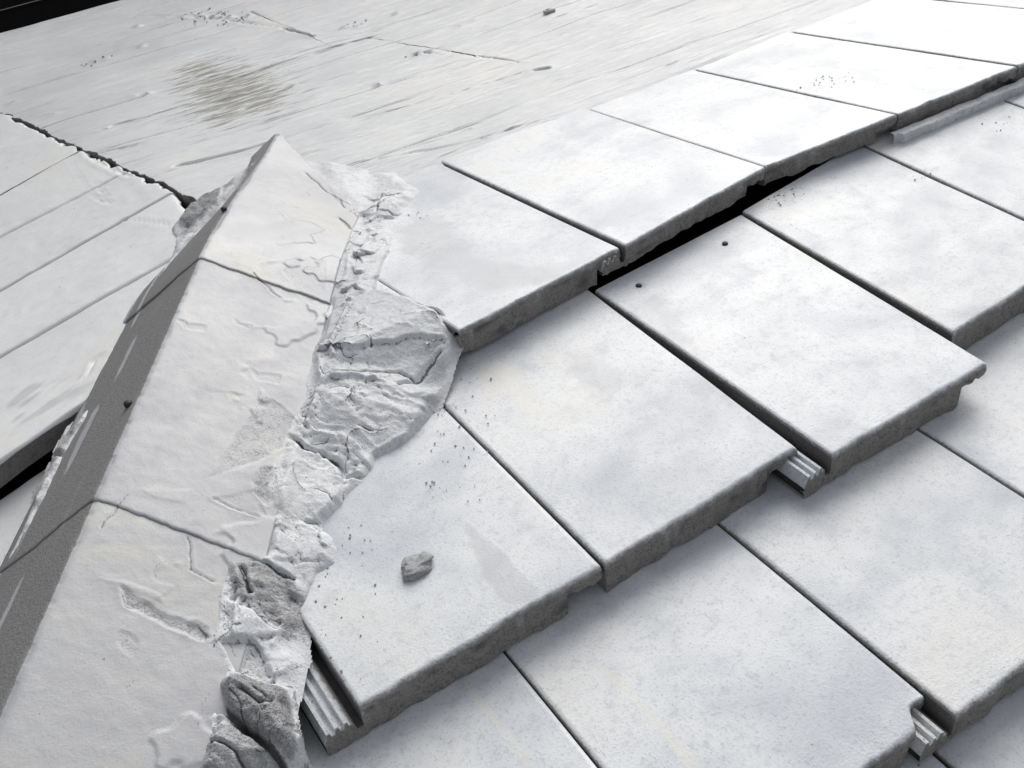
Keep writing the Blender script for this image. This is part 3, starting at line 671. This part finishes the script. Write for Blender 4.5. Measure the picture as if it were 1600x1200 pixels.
# right hand mortar: knifed plaster between the caps and the cut tiles
Y_T = [-.5, -.035, -.012, .005, .30, .39, .45, .90, 1.30]
Z_T = [-.040, -.044, -.030, .000, .001, .026, .040, -.022, -.055]
P_MR = [(0.4233,1.0703),(0.4766,1.0535),(0.5218,1.0445),(0.5411,0.9605),(0.5376,0.8411),(0.4909,0.7983),(0.4551,0.7632),(0.3991,0.6878),(0.3576,0.6320),(0.3194,0.5692)] + [(0.3425,0.5308),(0.3588,0.4431),(0.3495,0.4005),(0.3228,0.3711),(0.2774,0.3305),(0.2110,0.2899),(0.1859,0.2873),(0.1679,0.2848),(0.1538,0.2636),(0.1121,0.2445),(0.0798,0.2324),(0.0762,0.1859),(0.0682,0.1629),(0.0374,0.1601),(0.0133,0.1415),(-0.0069,0.1116)] + [(-0.0198,0.0781),(-0.0337,0.0612),(-0.0508,0.0305),(-0.0585,-0.0047),(-0.0745,-0.0165),(-0.0932,-0.0550),(-0.1588,-0.0080),(-0.1396,0.0305),(-0.1226,0.0581),(-0.0998,0.0904),(-0.1092,0.1351),(-0.0805,0.1611),(-0.0623,0.1927),(-0.0344,0.2304),(-0.0064,0.2202),(0.0169,0.2601),(0.0292,0.2997),(0.0654,0.3503),(0.1047,0.4052),(0.1510,0.4298),(0.1783,0.4988),(0.2196,0.5457),(0.2520,0.6059),(0.2883,0.6479),(0.3424,0.7494),(0.3978,0.8196),(0.4076,0.9016)]
M_BLOBS = [ # outline, lift of the surface, dome height, bareness, roughness
    ([(-0.1013,0.0863),(-0.0874,0.0866),(-0.0657,0.0724),(-0.0442,0.0548),(-0.0465,0.0316),(-0.0572,-0.0017),(-0.0716,-0.0125),(-0.0845,0.0102),(-0.1032,0.0480)], .010, .012, .80, .006),
    ([(-0.1328,0.0413),(-0.1159,0.0466),(-0.0930,0.0348),(-0.0766,-0.0073),(-0.0861,-0.0383),(-0.0958,-0.0530),(-0.1588,-0.0080)], .004, .010, .62, .007),
    ([(-0.0365,0.2342),(-0.0212,0.2315),(-0.0098,0.2029),(0.0149,0.1690),(0.0160,0.1441),(0.0011,0.1198),(-0.0202,0.1113),(-0.0361,0.1378),(-0.0522,0.1618)], .002, .004, .60, .006),
    ([(-0.0247,0.1747),(0.0042,0.1687),(0.0065,0.1257),(-0.0101,0.0942),(-0.0268,0.1114),(-0.0304,0.1434)], .001, .004, .45, .005),
    ([(-0.0787,0.1217),(-0.0486,0.1068),(-0.0548,0.0678),(-0.0775,0.0828)], -.006, -.005, .42, .001),
    ([(0.0818,0.3512),(0.1048,0.3303),(0.1234,0.3006),(0.1205,0.2775),(0.0851,0.2255),(0.0565,0.2391),(0.0307,0.2663),(0.0534,0.3064)], .004, .003, .08, .0012),
    ([(0.0620,0.3326),(0.0752,0.3358),(0.0633,0.2987),(0.0415,0.2653),(0.0357,0.2821)], .003, .001, .12, .003),
    ([(0.2380,0.5549),(0.2853,0.5638),(0.3207,0.5601),(0.3442,0.4114),(0.3263,0.4067),(0.2508,0.4206),(0.1971,0.4578),(0.2048,0.5034)], .002, .000, .02, .0006),
    ([(0.1504,0.4208),(0.1918,0.4095),(0.2430,0.3712),(0.2789,0.3233),(0.2681,0.3013),(0.2021,0.2590),(0.1686,0.2610),(0.1244,0.2824),(0.1158,0.3189),(0.0923,0.3683),(0.1122,0.3993)], .0005, .003, .04, .0016),
    ([(0.1927,0.4870),(0.2258,0.4428),(0.2896,0.4247),(0.3250,0.4043),(0.3208,0.3567),(0.2862,0.3362),(0.2495,0.3502),(0.2084,0.4073),(0.1677,0.4322)], -.003, -.007, .14, .0008),
    ([(0.4144,0.8262),(0.4617,0.8526),(0.5061,0.8265),(0.4685,0.7778),(0.4360,0.7802)], .003, .002, .05, .0010)]
M_CRACKS = [([(0.3165,0.5636),(0.3305,0.5005),(0.3422,0.4346),(0.3446,0.4057)], .0022, .007),
            ([(0.0929,0.3735),(0.0997,0.3371),(0.1167,0.3209),(0.1255,0.2949),(0.1257,0.2800),(0.1464,0.2651),(0.1633,0.2571),(0.1999,0.2580),(0.2646,0.2982)], .0024, .009),
            ([(0.1591,0.2551),(0.1477,0.2328),(0.1205,0.2287),(0.1027,0.2240),(0.0725,0.2114)], .0020, .006),
            ([(-0.1038,0.0795),(-0.1039,0.0543),(-0.0865,0.0204),(-0.0776,-0.0066)], .0040, .016),
            ([(-0.0861,0.0606),(-0.0750,0.0415),(-0.0632,0.0396)], .0020, .005), ([(-0.0754,0.0638),(-0.0675,0.0444)], .0016, .004),
            ([(0.4144,0.8262),(0.4520,0.8334),(0.4746,0.8551),(0.4885,0.8482)], .0022, .005), ([(0.4338,0.8088),(0.4441,0.8405),(0.4687,0.8662)], .0018, .005),
            ([(0.4377,0.8053),(0.4499,0.7810),(0.4810,0.7799)], .0018, .004), ([(0.4929,0.8020),(0.5525,0.8043),(0.5704,0.8024)], .0022, .005),
            ([(-0.0257,0.2128),(-0.0268,0.1868),(-0.0310,0.1640)], .0026, .008), ([(-0.0378,0.2308),(-0.0173,0.2196),(-0.0068,0.1930),(0.0123,0.1710)], .0020, .005),
            ([(0.2418,0.3690),(0.2658,0.3720),(0.2914,0.3808),(0.3150,0.3867)], .0020, .004), ([(0.1800,0.4287),(0.2089,0.4085),(0.2537,0.3916),(0.2626,0.3746)], .0016, .004),
            ([(0.1971,0.4578),(0.2160,0.4941),(0.2432,0.5261),(0.2629,0.5475)], .0030, -.006), ([(0.1560,0.4257),(0.1431,0.3896),(0.1221,0.3691)], .0040, -.005),
            ([(0.0758,0.3560),(0.0564,0.3171),(0.0368,0.2812)], .0022, -.004), ([(-0.0521,0.1799),(-0.0675,0.1515),(-0.0837,0.1255)], .0022, -.003), ([(-0.0321,0.1856),(-0.0506,0.1486),(-0.0642,0.1203)], .0018, -.003),
            ([(-0.0364,0.1044),(-0.0123,0.1298),(-0.0006,0.1412)], .0022, -.003), ([(-0.0881,0.0880),(-0.0621,0.0733),(-0.0258,0.0825)], .0022, -.003), ([(0.3752,0.7574),(0.3088,0.6741),(0.2555,0.6030)], .0030, -.003),
            ([(-0.1231,0.0568),(-0.1345,0.0347),(-0.1490,0.0069)], .0022, -.003), ([(-0.1280,0.0299),(-0.1127,0.0072),(-0.1115,-0.0200)], .0022, .006)]
P_SCOOP = [(0.2888,0.3631),(0.2518,0.3545)]
MHAIRS = hairs(150, 8, -.16, 1.0, .15, .25, .010, .045) + hairs(40, 9, .27, .60, .24, .36, .010, .045)
def mortar_height(q, w, x, y):
    zt = np.interp(y, Y_T, Z_T)
    zc = cap_z(q, np.minimum(w, .30)) + cap_lift(q)
    k = sst(.165, .235, w)
    zt = np.where(y > .86, np.maximum(zt, z_upper(x, y) + .0005), zt)
    base = zc * (1 - k) + zt * k
    kk = sst(.183, .212, w); base = np.maximum(base, zc + .0015) * (1 - kk) + base * kk
    wx = x + .0055 * fbm(x * 36, y * 36, 601, 4); wy = y + .0055 * fbm(x * 36, y * 36, 602, 4)
    d = sd_poly(wx, wy, P_MR)
    fe = .009 + .026 * sst(.215, .175, w) + .016 * sst(-.2, .4, vn(q * 13, w * 13, 604)) * (1 - .35 * sst(.22, .30, q) * sst(.62, .52, q))
    t = sst(-.001, fe, d) * (1 - sst(.78, .92, q)) + sst(-.001, .030, d) * sst(.78, .92, q); t2 = sst(.0, .035, d)
    thin = 1 - .75 * sst(.74, .92, q)                              # only a skim where the hip dies into the upper slope
    body = .0025 + .0045 * t2 * thin
    # random knife strokes, each a tilted facet laid over the last
    rs = np.random.RandomState(77)
    Hs = np.zeros(x.shape)
    for i in range(330):
        cq, cw = rs.uniform(-.15, 1.05), rs.uniform(.13, .36)
        if cw > .27 and not (.25 < cq < .62): continue
        an = rs.uniform(0, math.pi); la, lb = rs.uniform(.008, .030), rs.uniform(.004, .014)
        sl, sl2, of = rs.uniform(-.16, .16), rs.uniform(-.20, .20), rs.uniform(-.001, .0035)
        dq, dw = q - cq, w - cw
        near = (abs(dq) < .06) & (abs(dw) < .06)
        if not near.any(): continue
        a, b_ = dq[near] * math.cos(an) + dw[near] * math.sin(an), -dq[near] * math.sin(an) + dw[near] * math.cos(an)
        mm = sst(1.06, .98, ((a / la) ** 4 + (b_ / lb) ** 4) ** .25 + .10 * vn(a * 90, b_ * 90, 610 + i))
        hv = Hs[near]; ctr = hv[np.argmin(dq[near] ** 2 + dw[near] ** 2)]
        plane = ctr * .6 + of + sl * a + sl2 * b_
        Hs[near] = hv * (1 - mm) + plane * mm + .0006 * np.exp(-((mm - .5) / .22) ** 2)
    band = sst(.12, .19, w)
    Hs = Hs * band * t2
    rough = .0040 * fbm(x * 22, y * 22, 620, 4, .55) + .0022 * fbm(x * 75, y * 75, 622, 4, .6) + .0022 * fbm(q * 14, w * 90, 623, 3)
    rough = rough * (.35 + .65 * sst(-.2, .5, vn(x * 9, y * 9, 624)))
    z = body + (Hs * 1.0 + rough * .75 * t2) * (1 - .55 * sst(.76, .95, q))
    bare = .10 * np.clip(fbm(x * 20, y * 20, 630, 3) + .05, 0, 1)
    for j, (poly, up_, dome, br_, rg) in enumerate(M_BLOBS):
        dd = sd_poly(wx, wy, poly)
        mk = sst(-.0035, .0030, dd + .003 * vn(x * 70, y * 70, 639)); dm = sst(0, .03, dd)
        own = .0045 + up_ + dome * dm + rg * (fbm(x * 48, y * 48, 640 + j, 4, .6) + .6 * vn(x * 18, y * 18, 641 + j))
        if j == 8: own = own + .0042 * fbm((x * .35 - y * .94) * 17 + .8 * vn(x * 30, y * 30, 655), (x * .94 + y * .35) * 62 + 1.2 * vn(x * 22, y * 22, 656), 650, 4, .6)   # dragged, wrinkled skin
        z = z * (1 - mk) + own * mk
        bare = np.maximum(bare, br_ * sst(-.003, .006, dd))
    crk = np.zeros(x.shape)
    for i, pl in enumerate(MHAIRS):
        dd = seg_dist(wx, wy, pl); amp = .0010 if i % 2 else -.0011
        z = z + amp * np.exp(-(dd / .0018) ** 2)
        if i % 3 != 1: crk = np.maximum(crk, (.50 + .40 * (i % 5) / 4) * np.exp(-(dd / .0011) ** 2))
    for pl, hw, dep in M_CRACKS:
        dd = seg_dist(wx, wy, pl)
        z = z - dep * np.exp(-(dd / hw) ** 2)
        if dep > 0:
            z = z + .12 * dep * np.exp(-((dd - 2.4 * hw) / (1.5 * hw)) ** 2)
            bare = np.maximum(bare, .5 * np.exp(-(dd / hw) ** 2))
            crk = np.maximum(crk, min(.95, .45 + dep * 60) * np.exp(-(dd / (hw * .85)) ** 2))
    (sx_, sy_) = P_SCOOP[0]
    e = ((x - sx_) / .030) ** 2 + ((y - sy_) / .020) ** 2
    z = z - .010 * np.exp(-e * 1.2)
    bare = np.maximum(bare, .30 * np.exp(-e))
    z = z + .0007 * fbm(x * 230, y * 230, 628, 3)
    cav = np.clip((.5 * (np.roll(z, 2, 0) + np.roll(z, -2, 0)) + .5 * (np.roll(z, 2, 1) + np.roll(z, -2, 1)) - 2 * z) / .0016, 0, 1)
    crk = np.maximum(crk, .55 * sst(.55, 1.0, cav)); bare = np.maximum(bare, .36 * cav)                              # crease shade painted into the colour, following the relief
    sk = .004 + .002 * sst(.185, .23, w)
    z = base - sk + t * (z + sk) + relief(x, y) * (1 - k) * .7
    return z, d, bare, crk
st_ = .0015
qv = np.arange(-.17, 1.14, st_); wv = np.arange(.055, .405, st_)
Qg, Wg = np.meshgrid(qv, wv, indexing='ij'); X, Y = to_xy(Qg, Wg)
Z, D, BR, CK = mortar_height(Qg, Wg, X, Y)
keep = D > -.006
fq = gridq(*X.shape, flip=True)
fk = keep.ravel()[fq].all(1); fq = fq[fk]
used, inv = np.unique(fq, return_inverse=True)
V = np.stack([X, Y, Z], -1).reshape(-1, 3)[used]
o = mesh_np('mortar_bed', V, inv.reshape(-1, 4), M_MORTAR, None, {'bare': BR.ravel()[used], 'crack': CK.ravel()[used], 'stain': np.clip(fbm(X * 12, Y * 12, 660, 3), 0, .5).ravel()[used]})
under_hip(o); o['label'] = 'rough knifed mortar between hip caps and cut tiles'

# left hand mortar fillet
P_ML = [(0.3921,1.1572),(0.3422,1.1183),(0.2825,1.0861),(0.2400,1.0770),(0.1939,1.0609),(0.1499,1.0178),(0.1275,0.9402),(0.0998,0.8806),(0.0602,0.8250),(0.0248,0.7816),(-0.0059,0.7193),(-0.0589,0.6635),(-0.0848,0.6371),(-0.1131,0.6240),(-0.1330,0.5960),(-0.1445,0.5719),(-0.1552,0.5568),(-0.1650,0.5415),(-0.1789,0.5243),(-0.1921,0.4993),(-0.2160,0.4571),(-0.2590,0.4005),(-0.2502,0.3770),(-0.2078,0.4140),(-0.1701,0.4665),(-0.1233,0.5404),(-0.0916,0.5754),(-0.0283,0.6648),(0.0348,0.7533),(0.0915,0.8312),(0.1646,0.9204),(0.2329,0.9902),(0.3118,1.0626),(0.3936,1.1458)]
L_BLOBS = [([(0.1719,1.0092),(0.1995,1.0448),(0.2370,1.0623),(0.2673,1.0641),(0.2447,1.0157),(0.2094,0.9921),(0.1779,0.9827)], .006, .75), ([(-0.1463,0.5807),(-0.1310,0.5944),(-0.1223,0.5814),(-0.1324,0.5476),(-0.1457,0.5508)], .010, .7), ([(-0.1285,0.6047),(-0.1021,0.6281),(-0.0717,0.6482),(-0.0704,0.6223),(-0.1016,0.5834),(-0.1247,0.5562)], .003, .42), ([(-0.1617,0.5489),(-0.1448,0.5544),(-0.1356,0.5413),(-0.1560,0.5092),(-0.1883,0.4675),(-0.1837,0.5035)], .006, .25)]
def left_mortar(q, w, x, y):
    zb = z_hipend(x, y); zc = cap_z(q, w) + cap_lift(q)
    k = sst(-.155, -.085, w)
    base = zb * (1 - k) + np.maximum(zc, zb) * k
    wx = x + .004 * fbm(x * 40, y * 40, 701, 3); wy = y + .004 * fbm(x * 40, y * 40, 702, 3)
    d = sd_poly(wx, wy, P_ML); t = sst(-.001, .016, d)
    z = .003 + .0045 * fbm(x * 24, y * 24, 704, 4) + .0025 * fbm(q * 10, w * 70, 706, 3)
    bare = .50 + .45 * fbm(q * 8, w * 60, 708, 3)
    for j, (poly, h_, b_) in enumerate(L_BLOBS):
        dd = sd_poly(wx, wy, poly); mk = sst(-.002, .004, dd)
        z = z + mk * (h_ + .004 * fbm(x * 60, y * 60, 710 + j, 3)); bare = np.maximum(bare, b_ * mk)
    return base - .008 + t * (z + .008), d, bare
qv = np.arange(.12, 1.22, .0022); wv = np.arange(-.215, .0, .0022)
Qg, Wg = np.meshgrid(qv, wv, indexing='ij'); X, Y = to_xy(Qg, Wg)
Z, D, BR = left_mortar(Qg, Wg, X, Y)
fq = gridq(*X.shape, flip=True); fq = fq[(D > -.006).ravel()[fq].all(1)]
used, inv = np.unique(fq, return_inverse=True)
o = mesh_np('mortar_fillet', np.stack([X, Y, Z], -1).reshape(-1, 3)[used], inv.reshape(-1, 4), M_MORTAR, None, {'bare': BR.ravel()[used]})
under_hip(o); o['label'] = 'dirty mortar fillet along the shaded side of the hip'

# mortar packed under the noses at the far right
xs = np.linspace(1.165, 2.0, 280); ps = np.linspace(0, 1, 14)
Xg, Pg = np.meshgrid(xs, ps, indexing='ij')
yc = np.interp(Xg, [1.16, 1.45, 2.0], [.428, .418, .412])
sq = .013 + .0018 * vn(Xg * 9, Pg * 0, 731) + .0012 * vn(Xg * 45, Pg * 2, 733)
ang = Pg * math.pi
Yg = yc + .012 - np.abs(np.sin(ang)) ** .45 * (sq + .004) * np.clip(1 - ((Xg - 1.165) < .01) * .5, 0, 1) + .0008 * vn(Xg * 60, Pg * 3, 735)
Zg = .0045 + np.sign(np.cos(ang)) * np.abs(np.cos(ang)) ** .45 * (-.5) * .021 + .0016 * vn(Xg * 45, Pg * 3, 736) + .001
o = mesh_np('mortar_strip', np.stack([Xg, Yg, Zg], -1).reshape(-1, 3), gridq(*Xg.shape), M_MORTAR, slope, {'bare': np.full(Xg.size, .34)})
o['label'] = 'strip of grey mortar packed under the far tile noses'

# loose crumbs and grit
def crumb(loc, size, seed, label, mat, name='mortar_crumb'):
    n, m = 22, 30
    th, ph = np.linspace(0, math.pi, n), np.linspace(0, 2 * math.pi, m)
    T, Pp = np.meshgrid(th, ph, indexing='ij')
    dx, dy, dz = np.sin(T) * np.cos(Pp), np.sin(T) * np.sin(Pp), np.cos(T)
    sq = lambda v_: np.sign(v_) * np.abs(v_) ** .7
    r = 1 + .42 * fbm(dx * 1.9 + seed + dz, dy * 1.9 + dz * .8, seed, 3) + .16 * fbm(dx * 5 + dz * 3, dy * 5 - dz * 2, seed + 4, 3)
    r[:, -1] = r[:, 0]
    Vv = np.stack([sq(dx) * r * size[0], sq(dy) * r * size[1], np.maximum(sq(dz) * r * size[2], -size[2] * .55) + size[2] * .5], -1)
    o = mesh_np(name, Vv.reshape(-1, 3), gridq(n, m), mat, None, {'bare': np.full(n * m, .3)})
    o.matrix_world = ROOF @ Matrix.Translation(loc)
    tag(o, label, 'mortar crumb')
    return o
(cx1, cy1), = [(0.1249,0.1145)]
crumb((cx1, cy1, .0005), (.0180, .0130, .0055), 5, 'loose grey mortar crumb lying on the white tile beside the hip', M_BARE)
(cx2, cy2), = [(1.1930,1.4562)]
crumb((cx2, cy2, z_upper(np.array([cx2]), np.array([cy2]))[0] + .001), (.012, .010, .006), 9, 'tiny dark crumb alone on the far streaked upper slope', M_BARE)

# grit shed by the mortar: too fine to count, one object
rg = np.random.RandomState(21)
GV, GQ = [], []
def grain(x, y, z, r):
    k = len(GV); j = rg.uniform(.6, 1.3, 6) * r; sq_ = rg.uniform(.5, .9)
    for dx_, dy_, dz_, jj in ((1, 0, 0, j[0]), (0, 1, 0, j[1]), (-1, 0, 0, j[2]), (0, -1, 0, j[3])): GV.append((x + dx_ * jj, y + dy_ * jj, z))
    for dx_, dy_, jj in ((.6, .5, j[4]), (-.5, .6, j[5]), (-.6, -.5, j[0]), (.5, -.6, j[1])): GV.append((x + dx_ * jj * .8, y + dy_ * jj * .8, z + r * sq_))
    for a_ in range(4): GQ.append((k + a_, k + (a_ + 1) % 4, k + 4 + (a_ + 1) % 4 if False else k + 4 + a_, k + 4 + (a_ + 3) % 4))
    GQ.append((k + 4, k + 5, k + 6, k + 7))
for _ in range(150):                                           # on the tiles beside the mortar
    q_, w_ = rg.uniform(-.02, .62), .245 + abs(rg.normal(0, .035)); gx, gy = to_xy(q_, w_ + (.10 if .27 < q_ < .58 else 0))
    if 0.0 < gy < .37 and gx > -.0: grain(gx, gy, .0004, rg.uniform(.0006, .0017))
for (sx0, sy0), n_, sp in zip([(0.6117,2.3017),(0.6411,2.2301),(0.6770,2.1319),(0.6608,2.2099),(0.8622,1.4742),(0.8366,1.8051),(0.3172,2.1325)], (16, 16, 14, 12, 6, 8, 8), (.03, .03, .03, .05, .02, .04, .03)):
    for _ in range(n_):
        gx, gy = sx0 + rg.normal(0, sp), sy0 + rg.normal(0, sp * .6)
        grain(gx, gy, float(z_upper(np.array([gx]), np.array([gy]))[0]) + .0015, rg.uniform(.0015, .0042))
for (sx0, sy0), n_ in zip([(0.9143,0.4243),(0.9519,0.4164),(1.1256,0.3392),(1.3231,0.3589)], (14, 10, 8, 8)):
    for _ in range(n_): grain(sx0 + rg.normal(0, .02), min(.43, sy0 + rg.normal(0, .012)), .0004, rg.uniform(.0006, .0018))
for (sx0, sy0), n_ in zip([(1.2255,0.6685),(1.2598,0.6421),(0.4637,0.7591),(0.8286,0.8877)], (14, 12, 6, 8)):
    for _ in range(n_):
        gx, gy = sx0 + rg.normal(0, .022), sy0 + rg.normal(0, .012); grain(gx, gy, z_course1(gy) + .0004, rg.uniform(.0008, .0018))
o = mesh_np('mortar_grit', GV, GQ, M_BARE, None, {'bare': np.full(len(GV), .35)}, smooth=False)
o.matrix_world = ROOF
tag(o, 'fine grey mortar grit scattered over the white tiles', 'grit', kind='stuff')

# nail heads on the hip
def nail(x, y, z, r=.0042):
    a = np.linspace(0, 2 * math.pi, 13); rr = np.array([0.0, .6, 1.0, 1.0]) * r; zz = np.array([.0022, .0019, .0008, -.004])
    Vv = np.stack([x + rr[:, None] * np.cos(a)[None], y + rr[:, None] * np.sin(a)[None], z + zz[:, None] + 0 * a[None]], -1)
    under_hip(mesh_np('nail', Vv.reshape(-1, 3), gridq(4, 13), M_NAIL))
for (nx_, ny_), r in zip([(-0.0479,0.4825),(0.2128,0.8630)], (.0050, .0046)):
    qn, wn_ = to_qw(nx_, ny_); nail(nx_, ny_, float(cap_z(np.array([qn]), np.array([wn_]))[0]) + .004, r)

for nx_, ny_ in PITS[:2]:
    a = np.linspace(0, 2 * math.pi, 13); rr = np.array([0.0, .7, 1.0, 1.0]) * .0042; zz = np.array([.0016, .0014, .0006, -.004])
    mesh_np('nail', np.stack([nx_ + rr[:, None] * np.cos(a)[None], ny_ + rr[:, None] * np.sin(a)[None], zz[:, None] + 0 * a[None]], -1).reshape(-1, 3), gridq(4, 13), M_NAIL, slope)

# ------------------------------------------------------------------ ground and dark backdrop beyond the roof
ground = box_mesh('ground', (-150, -150, -0.2), (150, 150, 0.0), M_GROUND); ground['kind'] = 'structure'; ground['label'] = 'dark ground below the roof'
hw = bpy.data.objects.new('backdrop_wall', None); col.objects.link(hw); hw.location = (0, 4.6, 0)  # made-up wall, near black so the view past the roof stays dark
tag(hw, 'near-black board backdrop added beyond the roof edge at the upper left', 'wall', kind='thing')
for i in range(26):
    z0 = .02 + i * .25
    box_mesh('board', (-5, (i % 2) * .012, z0), (6, .05 + (i % 2) * .012, z0 + .244), M_DARK, hw)
box_mesh('fascia', (-.9, 2.603, -.42), (2.6, 2.625, -.215), M_DARK, roof)
